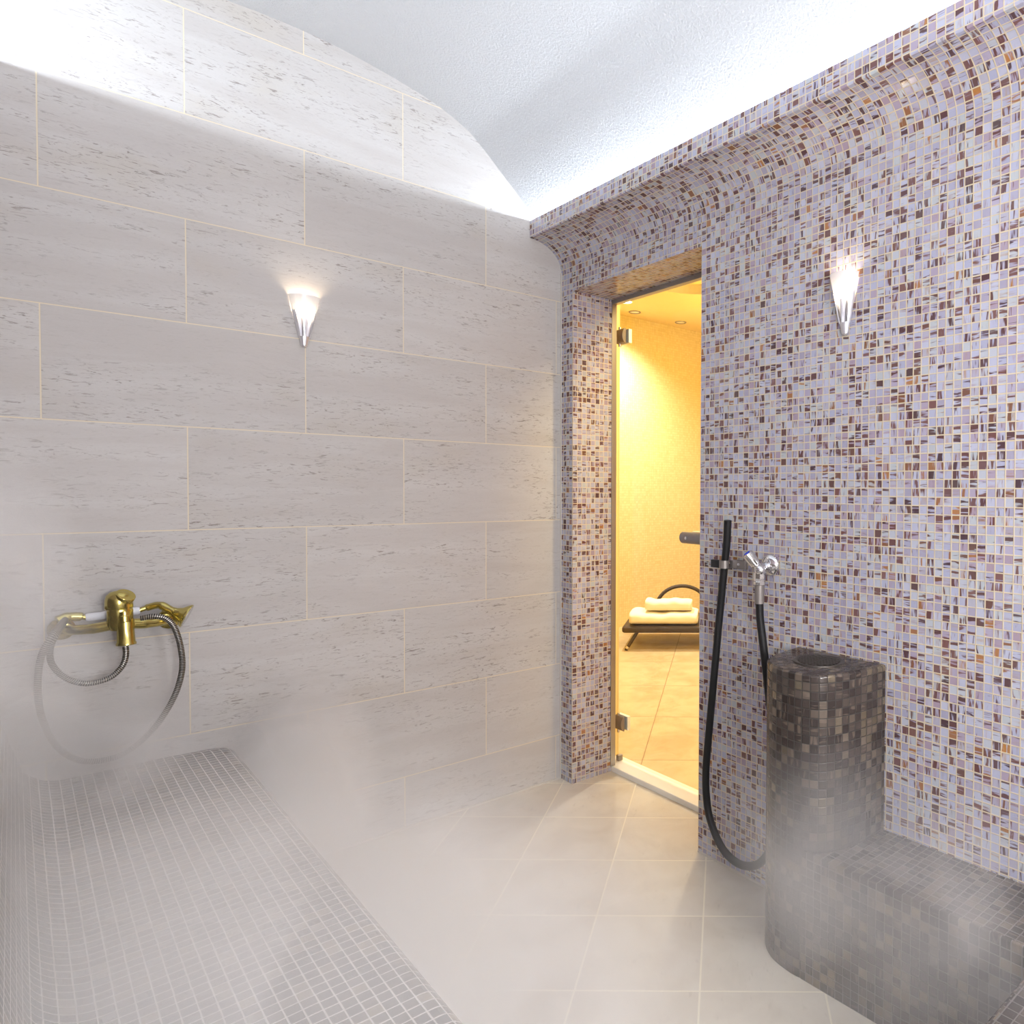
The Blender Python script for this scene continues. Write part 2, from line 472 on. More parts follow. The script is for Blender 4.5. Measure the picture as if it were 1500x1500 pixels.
# ------------------------------------------------------------------ SETTING
# mosaic wall with doorway and cavetto cornice
VOFF = 1.2467 % T
cove = [(1.45 + 0.14*math.cos(t), 2.075 + 0.108*math.sin(t)) for t in [PI/2*i/14 for i in range(15)]]
lip = [(1.4475, 2.186), (1.4475, 2.248), (1.449, 2.2505), (1.454, 2.2505), (1.4555, 2.249), (1.4555, 2.215), (1.62, 2.215)]
full_prof = [(RX, 0.0)] + cove + lip
head_prof = [(RX, DZ)] + cove + lip
bm = bmesh.new()
PR = lambda p, a: (p[0], a, p[1])
profile_sweep(bm, full_prof, NY, DY0, PR, DY0, -VOFF)
profile_sweep(bm, head_prof, DY0, DY1, PR, DY0, DZ-VOFF)
profile_sweep(bm, full_prof, DY1, LY, PR, DY0, -VOFF)
for y in (DY0, DY1):   # reveals
    quad(bm, [(RX, y, 0), (REV, y, 0), (REV, y, DZ), (RX, y, DZ)], [((RX-RX)/T, -VOFF/T), ((REV-RX)/T, -VOFF/T), ((REV-RX)/T, (DZ-VOFF)/T), (0, (DZ-VOFF)/T)])
quad(bm, [(RX, DY0, DZ), (REV, DY0, DZ), (REV, DY1, DZ), (RX, DY1, DZ)], [(0, 0), (0, (REV-RX)/T), ((DY1-DY0)/T, (REV-RX)/T), ((DY1-DY0)/T, 0)])
struct('wall_right', bm, M_LIGHT, label='mosaic tiled wall with doorway and curved cornice')

# left wall, mirrored cornice with its own light trough
bm = bmesh.new()
lprof = [(WX, 0.0), (WX, 2.075)] + [(-0.107 - 0.393*math.cos(t), 2.075 + 0.108*math.sin(t)) for t in [PI/2*i/10 for i in range(11)]] + [(-0.105, 2.186), (-0.105, 2.248), (-0.1065, 2.2505), (-0.1115, 2.2505), (-0.113, 2.215), (-0.45, 2.215)]
profile_sweep(bm, lprof, NY, LY, PR, 0.0, -VOFF, flip=True)
struct('wall_left', bm, M_LIGHT)

# stone wall, wall behind the camera
for nm, y in (('wall_back', LY), ('wall_front', NY)):
    bm = bmesh.new(); xs = [WX, RX]
    quad(bm, [(WX, y, 0), (RX+0.03, y, 0), (RX+0.03, y, 2.70), (WX, y, 2.70)], [(WX, 0), (RX+0.03, 0), (RX+0.03, 2.70), (WX, 2.70)])
    struct(nm, bm, M_STONE)

# barrel vault
bm = bmesh.new()
half = [(0.0, 2.626), (0.15, 2.620), (0.32, 2.596), (0.48, 2.561), (0.60, 2.512), (0.67, 2.459), (0.74, 2.396), (0.80, 2.341), (0.84, 2.301), (0.873, 2.264), (0.905, 2.214)]
VX = 0.588
hc_ = catmull([(a, z, 0) for a, z in [(-p[0], p[1]) for p in reversed(half[1:])] + half], 6)
arc = [(VX - p.x, p.y) for p in hc_]
vr = []
for y in (NY, LY):
    vr.append([bm.verts.new((p[0], y, p[1])) for p in arc])
for i in range(len(arc)-1):
    bm.faces.new((vr[0][i], vr[0][i+1], vr[1][i+1], vr[1][i]))
struct('ceiling', bm, M_PLASTER, smooth=True, label='white rough plaster barrel vault')

# floor of the steam room
bm = bmesh.new()
quad(bm, [(WX, NY, 0), (1.80, NY, 0), (1.80, LY+0.02, 0), (WX, LY+0.02, 0)])
struct('floor', bm, M_FLOOR)

# pale sealant line between wall and floor
bm = bmesh.new()
box(bm, WX, RX, LY-0.004, LY+0.002, -0.002, 0.006)
struct('baseboard_back', bm, M_CAULK)
bm = bmesh.new()
box(bm, RX-0.004, RX+0.002, 1.275, DY0-0.002, -0.002, 0.006)
struct('baseboard_right', bm, M_CAULK)
bm = bmesh.new()
box(bm, RX-0.004, RX+0.002, LY-0.006, LY+0.002, 0, 2.075)
struct('trim_2', bm, M_CAULK, label='pale sealant line in the wall corner')

# threshold
bm = bmesh.new()
box(bm, REV, 1.885, DY0-0.06, DY1+0.09, -0.01, 0.022, 0.003)
struct('trim_1', bm, M_SILL, label='white stone threshold under the glass door')

# --- room beyond the door
HX0, HX1, HY0, HY1, HZ = 1.885, 5.6, 0.4, 4.99, 2.708
bm = bmesh.new()
quad(bm, [(HX0-0.01, HY0, 0), (HX1, HY0, 0), (HX1, HY1, 0), (HX0-0.01, HY1, 0)])
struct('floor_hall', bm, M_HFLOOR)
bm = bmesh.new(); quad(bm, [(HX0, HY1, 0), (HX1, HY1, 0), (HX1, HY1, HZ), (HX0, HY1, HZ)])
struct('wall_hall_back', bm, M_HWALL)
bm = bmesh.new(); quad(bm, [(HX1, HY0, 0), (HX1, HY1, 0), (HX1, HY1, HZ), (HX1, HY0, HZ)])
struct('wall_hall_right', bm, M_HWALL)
bm = bmesh.new(); quad(bm, [(HX0, HY0, 0), (HX1, HY0, 0), (HX1, HY0, HZ), (HX0, HY0, HZ)])
struct('wall_hall_front', bm, M_HWALL)
# wall between the two rooms seen from the hall, with the wider rebate round the door
OY0, OY1, OZ = DY0-0.055, DY1+0.085, DZ+0.06
bm = bmesh.new()
def yz(x, y0, y1, z0, z1): quad(bm, [(x, y0, z0), (x, y1, z0), (x, y1, z1), (x, y0, z1)])
yz(HX0, HY0, OY0, 0, HZ); yz(HX0, OY1, HY1, 0, HZ); yz(HX0, OY0, OY1, OZ, HZ)
yz(REV, OY0, DY0, 0, OZ); yz(REV, DY1, OY1, 0, OZ); yz(REV, DY0, DY1, DZ, OZ)
for y in (OY0, OY1): quad(bm, [(REV, y, 0), (HX0, y, 0), (HX0, y, OZ), (REV, y, OZ)])
quad(bm, [(REV, OY0, OZ), (HX0, OY0, OZ), (HX0, OY1, OZ), (REV, OY1, OZ)])
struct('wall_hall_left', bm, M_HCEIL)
# hall ceiling with a round recess
RC, RR = (3.46, 3.74), 0.42
bm = bmesh.new()
nseg = 64
inner = []; outer = []; up = []
for i in range(nseg):
    a = 2*PI*i/nseg; c, s = math.cos(a), math.sin(a)
    inner.append(bm.verts.new((RC[0]+RR*c, RC[1]+RR*s, HZ)))
    up.append(bm.verts.new((RC[0]+RR*c, RC[1]+RR*s, HZ+0.075)))
    k = min(((HX1 if c > 0 else HX0)-RC[0])/c if abs(c) > 1e-6 else 1e9, ((HY1 if s > 0 else HY0)-RC[1])/s if abs(s) > 1e-6 else 1e9)
    outer.append(bm.verts.new((RC[0]+k*c, RC[1]+k*s, HZ)))
corners = {(sx, sy): bm.verts.new((sx, sy, HZ)) for sx in (HX0, HX1) for sy in (HY0, HY1)}
for i in range(nseg):
    j = (i+1) % nseg
    bm.faces.new((inner[i], inner[j], outer[j], outer[i]))
    A, B = outer[i].co, outer[j].co
    if abs(A.x-B.x) > 1e-5 and abs(A.y-B.y) > 1e-5:
        sx = A.x if abs(A.x-HX0) < 1e-5 or abs(A.x-HX1) < 1e-5 else B.x
        sy = A.y if abs(A.y-HY0) < 1e-5 or abs(A.y-HY1) < 1e-5 else B.y
        cv = min(corners.values(), key=lambda v: (v.co.x-sx)**2+(v.co.y-sy)**2)
        bm.faces.new((outer[i], outer[j], cv))
bm.faces.new(up)
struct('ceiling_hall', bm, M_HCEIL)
bm = bmesh.new()
for i in range(nseg):
    a, b = 2*PI*i/nseg, 2*PI*(i+1)/nseg
    quad(bm, [(RC[0]+RR*math.cos(q), RC[1]+RR*math.sin(q), z) for q, z in ((a, HZ), (b, HZ), (b, HZ+0.075), (a, HZ+0.075))])
struct('trim_3', bm, M_RECESS, label='pale rim of the round ceiling recess beyond the door')

# ------------------------------------------------------------------ GLASS DOOR
dr = bpy.data.objects.new('door_1', None); C.objects.link(dr); dr.location = (1.80, 2.446, 0.022)
dr['kind'] = 'structure'; dr['label'] = 'frameless clear glass door with two steel hinges in a grey metal frame'
bm = bmesh.new()
box(bm, REV-0.006, REV+0.018, DY1-0.003, DY1+0.012, 0.022, DZ+0.012, 0.001)
box(bm, REV-0.006, REV+0.018, DY0-0.012, DY0+0.003, 0.022, DZ+0.012, 0.001)
box(bm, REV-0.006, REV+0.018, DY0-0.012, DY1+0.012, DZ-0.018, DZ+0.012, 0.001)
obj('door_frame', bm, M_ALU, dr)
bm = bmesh.new()
box(bm, 1.846, 1.854, DY0-0.045, DY1+0.045, 0.032, 2.03, 0.0008, 1)
obj('glass_pane', bm, M_PANE, dr)
for zc in (1.850, 0.191):
    bm = bmesh.new()
    # half-round knuckle on the room side and flat clamp behind the glass
    pr = [(-0.024*math.cos(PI*i/10), 0.016+0.022*math.sin(PI*i/10)) for i in range(11)]
    y0, y1 = DY1-0.014, DY1+0.042
    prof = [(1.846 - 0.004 - 0.019*math.sin(PI*i/12), zc - 0.031*math.cos(PI*i/12)) for i in range(13)]
    A = [bm.verts.new((p[0], y0, p[1])) for p in prof]; B = [bm.verts.new((p[0], y1, p[1])) for p in prof]
    for i in range(12): bm.faces.new((A[i], A[i+1], B[i+1], B[i]))
    bm.faces.new((A[0], B[0], B[-1], A[-1])); bm.faces.new(list(reversed(A))); bm.faces.new(B)
    hg = obj('hinge', bm, M_DGREY, dr, smooth=0.7)
    bm = bmesh.new()
    box(bm, 1.855, 1.872, y0-0.004, y1+0.012, zc-0.030, zc+0.030, 0.003)
    obj('hinge_plate', bm, M_SILL, hg, label='pale clamp plate behind the glass')
    bm = bmesh.new(); bar(bm, (1.842, DY1+0.028, zc-0.044), (1.842, DY1+0.028, zc+0.040), 0.006)
    obj('hinge_pin', bm, M_STEEL, hg, smooth=0.7)
bm = bmesh.new(); box(bm, 1.838, 1.862, DY1+0.022, DY1+0.040, 0.022, 0.046, 0.002)
obj('bottom_pivot', bm, M_DGREY, dr)
# pull handle: half-round bar held by screws
bm = bmesh.new()
zc = 1.0135
prof = [(1.826 - 0.016*math.sin(PI*i/12) - 0.004, zc - 0.0225*math.cos(PI*i/12)) for i in range(13)] + [(1.826, zc+0.0225), (1.826, zc-0.0225)]
ys = [1.735, 1.741, 2.041, 2.047]
rings = []
for k, y in enumerate(ys):
    sc = 0.86 if k in (0, 3) else 1.0
    rings.append([bm.verts.new((1.826 + (p[0]-1.826)*sc, y, zc + (p[1]-zc)*sc)) for p in prof])
for A, B in zip(rings, rings[1:]):
    for i in range(len(prof)):
        j = (i+1) % len(prof); bm.faces.new((A[i], A[j], B[j], B[i]))
bm.faces.new(rings[0]); bm.faces.new(list(reversed(rings[-1])))
hd = obj('handle', bm, M_HANDLE, dr, smooth=0.7)
for y in (2.008, 1.775):
    bm = bmesh.new(); lathe(bm, (1.8085, y, zc), (-1, 0, 0), [(0, 0.0065), (0.003, 0.006), (0.0042, 0.004), (0.0045, 0.0)], 16)
    obj('screw', bm, M_CHROME, hd, smooth=0.7)
    bm = bmesh.new(); bar(bm, (1.822, y, zc), (1.848, y, zc), 0.008)
    obj('standoff', bm, M_STEEL, hd, smooth=0.7)
bm = bmesh.new(); box(bm, 1.853, 1.880, 1.735, 2.030, zc-0.010, zc+0.024, 0.008)
obj('handle', bm, M_SILL, dr, label='pale grip on the far side of the glass')

# ------------------------------------------------------------------ BENCHES AND COLUMN
def prism(bm, plan, z0, z1, bev=0.008, top=True, closed=True, swap=False):
    """plan counter-clockwise; rounded upper edge; uv in tiles"""
    L = uvl(bm); n = len(plan)
    P = [Vector((p[0], p[1])) for p in plan]
    # inward normals for the rounded edge
    nor = []
    for i in range(n):
        d1 = (P[i]-P[i-1]); d2 = (P[(i+1) % n]-P[i])
        d1 = d1.normalized() if d1.length > 1e-9 else d2.normalized(); d2 = d2.normalized() if d2.length > 1e-9 else d1
        n1 = Vector((-d1.y, d1.x)); n2 = Vector((-d2.y, d2.x))
        m = (n1+n2); m = m.normalized() if m.length > 1e-6 else n1
        nor.append(m / max(0.5, m.dot(n1)))
    S = [0.0]
    for i in range(n): S.append(S[-1] + (P[(i+1) % n]-P[i]).length)
    levels = [(0.0, z0), (0.0, z1-bev)] + [(bev*(1-math.cos(t)), z1-bev+bev*math.sin(t)) for t in (PI/8, PI/4, 3*PI/8, PI/2)]
    rows = []
    for ins, z in levels:
        rows.append([bm.verts.new((P[i].x+nor[i].x*ins, P[i].y+nor[i].y*ins, z)) for i in range(n)])
    v = [lv[1]/T for lv in levels]
    for k in range(len(levels)-1):
        for i in range(n):
            j = (i+1) % n
            f = bm.faces.new((rows[k][i], rows[k][j], rows[k+1][j], rows[k+1][i]))
            for lp, q in zip(f.loops, ((S[i]/T, v[k]), (S[i+1]/T, v[k]), (S[i+1]/T, v[k+1]), (S[i]/T, v[k+1]))): lp[L].uv = q
    f = bm.faces.new(rows[-1])
    for lp in f.loops: lp[L].uv = (lp.vert.co.x/T, lp.vert.co.y/T)
    return f

# column: D-shaped plan standing against the mosaic wall
arcp = [Vector((p[0], p[1], 0)) for p in [(1.588, 1.279), (1.500, 1.268), (1.440, 1.254), (1.396, 1.229), (1.362, 1.178), (1.351, 1.120), (1.353, 1.075), (1.372, 1.035), (1.425, 1.010), (1.500, 0.997), (1.588, 0.991)]]
cpl = catmull(arcp, 6)
colplan = [(p.x, p.y) for p in cpl]          # from the door side round the front and back to the wall = counter-clockwise seen from above
CT = 0.750
col = thing('column', 'dark mosaic rounded column with a round grate on top, against the light mosaic wall', 'column', (1.47, 1.13, 0))
col.name = 'steam_pedestal'
bm = bmesh.new()
prism(bm, colplan, 0.0, CT, 0.007)
obj('pedestal_body', bm, M_DARK, col, smooth=0.6)
gc = (1.485, 1.128)
bm = bmesh.new(); lathe(bm, (gc[0], gc[1], CT-0.001), (0, 0, 1), [(0, 0.052), (0, 0.068), (0.004, 0.067), (0.0045, 0.064), (0.003, 0.056), (0.001, 0.052)], 40, cap=False)
gr = obj('grate_ring', bm, M_GRATE, col, smooth=0.7)
bm = bmesh.new()
for k in range(-4, 5):
    o_ = k*0.0115; l = math.sqrt(max(0.0, 0.054**2-o_**2))
    box(bm, gc[0]+o_-0.0032, gc[0]+o_+0.0032, gc[1]-l, gc[1]+l, CT-0.001, CT+0.003)
box(bm, gc[0]-0.054, gc[0]+0.054, gc[1]-0.003, gc[1]+0.003, CT-0.001, CT+0.002)
obj('grate_bars', bm, M_GRATE, gr)

# low bench along the mosaic wall, turning the corner near the camera
BZ = 0.321
sub = [(p.x-0.0012 if p.y > 1.02 else p.x, p.y-0.0025) for p in cpl if p.y < 1.077]        # the side of the column that the bench meets
bplan = [(1.588, 0.004), (1.588, 0.9885)] + list(reversed(sub[:-1])) + [(1.366, 0.545)] + [(1.366-0.04+0.04*math.cos(t), 0.505+0.04-0.04*math.sin(t)) for t in (PI/8, PI/4, 3*PI/8, PI/2)] + [(0.62, 0.505), (0.62, 0.004)]
bm = bmesh.new()
prism(bm, bplan, 0.0, BZ, 0.006)
bench = obj('corner_bench', bm, M_DARKC, None, smooth=0.6, base=(1.2, 0.5, 0))
tag(bench, 'low dark mosaic bench along the light mosaic wall, running on from the column', 'bench')

# long bench on the left with reclined back
bm = bmesh.new()
prof = [(0.462, 0.0), (0.462, 0.375)] + [(0.432+0.030*math.cos(t), 0.395+0.030*math.sin(t)) for t in [PI/2*i/6 for i in range(7)]]
prof += [(0.30, 0.427), (0.16, 0.424), (0.085, 0.424)]
prof += [(0.085-0.085*math.sin(t), 0.509-0.085*math.cos(t)) for t in [1.32*i/8 for i in range(1, 9)]]
prof += [(-0.06, 0.72), (-0.125, 0.95), (-0.15, 1.02), (-0.185, 1.045), (-0.24, 1.05), (WX+0.002, 1.05)]
by0, by1 = NY+0.01, LY-0.002
L = uvl(bm); acc = [0.0]
for p, q in zip(prof, prof[1:]): acc.append(acc[-1]+math.dist(p, q))
cols_ = [by0, by1-0.035] + [by1-0.035+0.035*math.sin(t) for t in (PI/8, PI/4, 3*PI/8, PI/2)]
grid = []
for ci, y in enumerate(cols_):
    # the far end of the front edge is rounded in plan
    ins = 0.035*(1-math.cos(math.asin(min(1, max(0, (y-(by1-0.035))/0.035))))) if ci > 1 else 0.0
    grid.append([bm.verts.new((p[0]-(ins if i < 9 else 0), y, p[1])) for i, p in enumerate(prof)])
for A, B, ya, yb in zip(grid, grid[1:], cols_, cols_[1:]):
    for i in range(len(prof)-1):
        f = bm.faces.new((A[i], B[i], B[i+1], A[i+1]))
        for lp, q in zip(f.loops, ((ya, acc[i]), (yb, acc[i]), (yb, acc[i+1]), (ya, acc[i+1]))): lp[L].uv = (q[0]/T, q[1]/T)
for g_ in (grid[0], grid[-1]):
    bot = bm.verts.new((WX+0.002, g_[0].co.y, 0.0))
    f = bm.faces.new(g_ + [bot])
    for lp in f.loops: lp[L].uv = (lp.vert.co.x/T, lp.vert.co.z/T)
bmesh.ops.recalc_face_normals(bm, faces=bm.faces)
lb = obj('long_bench', bm, M_DARKB, None, smooth=0.6, base=(0.1, 1.2, 0))
tag(lb, 'wide dark mosaic bench with reclined back running up to the stone tile wall', 'bench')

# ------------------------------------------------------------------ WALL SCONCES
def sconce(origin, tdir, ndir, hgt, label):
    """origin = lower tip on the wall"""
    t, n_, z = Vector(tdir), Vector(ndir), Vector((0, 0, 1))
    o0 = Vector(origin)
    root = thing('wall_sconce', label, 'wall lamp', o0, 'torch sconces on the walls')
    W = lambda a, r, h, d=0.0: o0 + t*(r*math.sin(a)) + n_*(r*math.cos(a)*0.9 + d) + z*h
    rad = lambda h: 0.0085 + (0.0425-0.0085)*(h/hgt)
    def shell(bm, h0, h1, a0, a1, dr, th, nh=6, na=10):
        o_ = [[bm.verts.new(W(a0+(a1-a0)*i/na, rad(h0+(h1-h0)*k/nh)+dr, h0+(h1-h0)*k/nh, 0.002)) for i in range(na+1)] for k in range(nh+1)]
        i_ = [[bm.verts.new(W(a0+(a1-a0)*i/na, rad(h0+(h1-h0)*k/nh)+dr-th, h0+(h1-h0)*k/nh, 0.002)) for i in range(na+1)] for k in range(nh+1)]
        for k in range(nh):
            for i in range(na):
                bm.faces.new((o_[k][i], o_[k][i+1], o_[k+1][i+1], o_[k+1][i])); bm.faces.new((i_[k][i+1], i_[k][i], i_[k+1][i], i_[k+1][i+1]))
            bm.faces.new((o_[k][0], o_[k+1][0], i_[k+1][0], i_[k][0])); bm.faces.new((o_[k+1][na], o_[k][na], i_[k][na], i_[k+1][na]))
        for i in range(na):
            bm.faces.new((o_[0][i+1], o_[0][i], i_[0][i], i_[0][i+1])); bm.faces.new((o_[nh][i], o_[nh][i+1], i_[nh][i+1], i_[nh][i]))
    # chrome holder: solid tip carrying two tapering prongs
    bm = bmesh.new()
    shell(bm, 0.006, 0.034, -PI/2, PI/2, 0.0, 0.0075, 4, 14)
    shell(bm, 0.033, 0.112, -PI/2, -PI/2+0.62, 0.0012, 0.0035)
    shell(bm, 0.033, 0.112, PI/2-0.62, PI/2, 0.0012, 0.0035)
    sphere(bm, o0 + z*0.008 + n_*0.002, 0.0088, seg=16)
    obj('holder', bm, M_SATIN, root, smooth=0.6)
    bm = bmesh.new()
    q = [o0 + t*a + z*b for a, b in ((-0.012, 0.02), (0.012, 0.02), (0.026, hgt*0.8), (-0.026, hgt*0.8))]
    A = [bm.verts.new(p) for p in q]; B = [bm.verts.new(p + n_*0.004) for p in q]
    bm.faces.new(A); bm.faces.new(list(reversed(B)))
    for i in range(4): bm.faces.new((A[i], A[(i+1) % 4], B[(i+1) % 4], B[i]))
    bmesh.ops.recalc_face_normals(bm, faces=bm.faces)
    obj('back_plate', bm, M_SATIN, root)
    bm = bmesh.new(); shell(bm, 0.034, 0.108, -PI/2+0.64, PI/2-0.64, -0.001, 0.002, 8, 12)
    obj('glass_insert', bm, M_SHADE, root, smooth=0.6, label='clear glass between the prongs')
    bm = bmesh.new(); shell(bm, 0.112, hgt, -PI/2, PI/2, 0.001, 0.0025, 5, 22)
    obj('glass_shade', bm, M_FROST, root, smooth=0.6, label='frosted white glass collar')
    bm = bmesh.new()
    hc = hgt*0.74; dn = 0.019
    lathe(bm, o0 + z*hc + n_*dn - t*0.021, t, [(0.0, 0.001), (0.002, 0.006), (0.007, 0.0095), (0.035, 0.0095), (0.040, 0.006), (0.042, 0.001)], 14)
    b_ = obj('bulb', bm, M_BULB, root, smooth=True)
    bm = bmesh.new(); lathe(bm, o0 + z*0.034 + n_*0.012, (0, 0, 1), [(0, 0.005), (0.03, 0.006), (0.062, 0.010)], 14)
    obj('lamp_socket', bm, M_PORC, root, smooth=0.7)
    return root
sconce((0.655, LY, 1.637), (1, 0, 0), (0, -1, 0), 0.159, 'glowing torch shaped sconce on the grey stone tile wall')
sconce((RX, 1.129, 1.614), (0, 1, 0), (-1, 0, 0), 0.163, 'glowing torch shaped sconce on the brown and lavender mosaic wall')

# ------------------------------------------------------------------ RUBBER HOSE, CLIP, VALVE
hp = [(1.540, 1.520, 1.104), (1.546, 1.530, 1.03), (1.548, 1.540, 0.971), (1.550, 1.566, 0.78), (1.550, 1.588, 0.591), (1.552, 1.610, 0.42), (1.552, 1.622, 0.30), (1.550, 1.616, 0.215), (1.548, 1.595, 0.150), (1.546, 1.545, 0.088), (1.546, 1.490, 0.064), (1.546, 1.435, 0.068), (1.546, 1.380, 0.100), (1.546, 1.335, 0.175), (1.546, 1.318, 0.30), (1.546, 1.330, 0.45), (1.545, 1.352, 0.60), (1.544, 1.376, 0.752), (1.543, 1.387, 0.82), (1.543, 1.390, 0.864)]
bm = bmesh.new()
P = catmull(hp, 8)
tube(bm, P, 0.0118, 18)
hz = obj('rubber_hose', bm, M_RUBBER, None, smooth=0.8, base=(1.55, 1.5, 0.05))
tag(hz, 'black rubber hose hanging in a long loop beside the doorway', 'hose')

cl = thing('hose_clip', 'dark spring clip on the mosaic wall gripping the black hose', 'clip', (RX, 1.505, 0.968))
bm = bmesh.new(); box(bm, RX-0.013, RX, 1.482, 1.528, 0.953, 0.981, 0.003)
obj('clip_base', bm, M_DGREY, cl)
bm = bmesh.new(); lathe(bm, (RX-0.013, 1.508, 0.967), (-1, 0, 0), [(0, 0.0055), (0.002, 0.005), (0.003, 0.0)], 14)
obj('screw', bm, M_CHROME, cl, smooth=0.7)
bm = bmesh.new()
ring = [(1.548 + 0.0165*math.cos(a), 1.541 + 0.0165*math.sin(a)) for a in [PI*0.12 + (2*PI-PI*0.55)*i/22 for i in range(23)]]
inn = [(1.548 + 0.0128*math.cos(a), 1.541 + 0.0128*math.sin(a)) for a in [PI*0.12 + (2*PI-PI*0.55)*i/22 for i in range(23)]]
for z0, z1 in ((0.956, 0.980),):
    v = [[bm.verts.new((p[0], p[1], z)) for p in r_] for r_ in (ring, inn) for z in (z0, z1)]
    for i in range(22):
        bm.faces.new((v[0][i], v[0][i+1], v[1][i+1], v[1][i])); bm.faces.new((v[2][i+1], v[2][i], v[3][i], v[3][i+1]))
        bm.faces.new((v[1][i], v[1][i+1], v[3][i+1], v[3][i])); bm.faces.new((v[0][i+1], v[0][i], v[2][i], v[2][i+1]))
    for i in (0, 22): bm.faces.new((v[0][i], v[1][i], v[3][i], v[2][i]))
box(bm, 1.560, RX-0.010, 1.516, 1.530, 0.956, 0.980, 0.002)
obj('clip_jaw', bm, M_DGREY, cl, smooth=0.7)
bm = bmesh.new(); box(bm, 1.536, 1.548, 1.553, 1.590, 0.956, 0.980, 0.002)
obj('clip_tab', bm, M_BLACKP, cl, label='black end tab of the clip')

vy, vz = 1.388, 0.975
va = thing('angle_valve', 'chrome angle valve with blue topped knob feeding the black hose', 'valve', (RX, vy, vz))
bm = bmesh.new(); lathe(bm, (RX, vy, vz), (-1, 0, 0), [(0, 0.0335), (0.003, 0.0335), (0.009, 0.031), (0.014, 0.025), (0.017, 0.016), (0.018, 0.012)], 32)
obj('wall_flange', bm, M_CHROME, va, smooth=0.8)
bm = bmesh.new()
lathe(bm, (RX-0.015, vy, vz), (-1, 0.02, -0.30), [(0, 0.0125), (0.016, 0.0125), (0.019, 0.0150), (0.034, 0.016), (0.040, 0.012)], 24)
jc = Vector((RX-0.047, 1.389, 0.963))
sphere(bm, jc, 0.0185)
obj('valve_body', bm, M_CHROME, va, smooth=0.9)
bm = bmesh.new()
kd = Vector((-0.50, 0.36, 0.79)).normalized()
k0 = jc + kd*0.010
prof = [(0, 0.011), (0.008, 0.012), (0.012, 0.016), (0.046, 0.0175), (0.052, 0.0155), (0.054, 0.010)]
rings = lathe(bm, k0, kd, prof, 24)
for rr in rings[2:4]:
    cen = sum((v.co for v in rr), Vector())/len(rr)
    for i, v in enumerate(rr):
        if i % 4 == 0: v.co = cen + (v.co-cen)*0.86
kn = obj('knob', bm, M_CHROME, va, smooth=0.5)
bm = bmesh.new(); lathe(bm, k0 + kd*0.0535, kd, [(0, 0.0105), (0.0012, 0.010), (0.002, 0.006), (0.0022, 0.0)], 20)
obj('cap', bm, M_BLUE, kn, smooth=0.8, label='blue enamel disc on the knob')
bm = bmesh.new(); lathe(bm, jc + Vector((0, 0.001, -0.006)), (0, 0, -1), [(0, 0.017), (0.018, 0.0175), (0.026, 0.0165), (0.028, 0.018), (0.036, 0.018), (0.038, 0.0145)], 8)
obj('hose_nut', bm, M_CHROME, va)
bm = bmesh.new(); lathe(bm, (1.543, 1.390, 0.920), (0, 0, -1), [(0, 0.0145), (0.03, 0.0142), (0.055, 0.0138)], 20)
obj('hose_ferrule', bm, M_DGREY, va, smooth=0.7)

# ------------------------------------------------------------------ BRASS SHOWER MIXER AND HAND SHOWER
mx = thing('shower_mixer', 'brass single lever shower mixer on the stone wall above the long bench', 'shower mixer', (0.20, LY, 0.84))
my = 2.466
bm = bmesh.new()
lathe(bm, (0.198, my-0.004, 0.814), (0, 0, 1), [(0, 0.020), (0.014, 0.0275), (0.050, 0.0275), (0.056, 0.0265)], 26)
obj('mixer_body', bm, M_BRASS, mx, smooth=0.7)
bm = bmesh.new()
for sg in (-1, 1):
    tube(bm, catmull([(0.198+sg*0.018, my, 0.828), (0.198+sg*0.055, my+0.010, 0.822), (0.198+sg*0.092, my+0.026, 0.821), (0.198+sg*0.108, my+0.052, 0.821)], 6), [0.0135]*7+[0.0125]*6+[0.0120]*6, 18)
obj('inlet_arms', bm, M_BRASS, mx, smooth=0.8)
for sg in (-1, 1):
    bm = bmesh.new(); lathe(bm, (0.198+sg*0.112, LY, 0.821), (0, -1, 0), [(0, 0.028), (0.004, 0.028), (0.009, 0.023), (0.012, 0.016)], 26)
    obj('wall_flange', bm, M_BRASS, mx, smooth=0.7)
bm = bmesh.new()
lathe(bm, (0.196, my-0.003, 0.870), (0, 0, 1), [(0, 0.0285), (0.004, 0.030), (0.024, 0.0295), (0.037, 0.026), (0.045, 0.018), (0.048, 0.008), (0.0485, 0.0)], 28)
ld = Vector((0.32, -0.55, 0.77)).normalized()
lathe(bm, Vector((0.203, my-0.008, 0.893)), ld, [(-0.012, 0.021), (0.010, 0.0225), (0.018, 0.0225), (0.020, 0.021), (0.0205, 0.0)], 26)
lv = obj('lever', bm, M_BRASS, mx, smooth=0.9)
bm = bmesh.new(); lathe(bm, (0.199, my-0.0265, 0.877), (0.1, -1, 0.15), [(0, 0.004), (0.002, 0.0035), (0.0022, 0.0)], 12)
obj('index_stud', bm, M_STEEL, lv, smooth=0.7)
bm = bmesh.new()
lathe(bm, (0.207, my-0.018, 0.842), (0.02, -0.12, -1), [(0, 0.019), (0.012, 0.0195), (0.030, 0.0185), (0.058, 0.0195), (0.062, 0.0215), (0.067, 0.0215), (0.069, 0.014)], 24)
obj('outlet', bm, M_BRASS, mx, smooth=0.7)
bm = bmesh.new(); lathe(bm, (0.2035, my-0.040, 0.866), (0.02, -0.12, -1), [(0, 0.010), (0.010, 0.0105), (0.012, 0.0125), (0.026, 0.0125), (0.028, 0.008)], 18)
obj('diverter', bm, M_BRASS, mx, smooth=0.7)

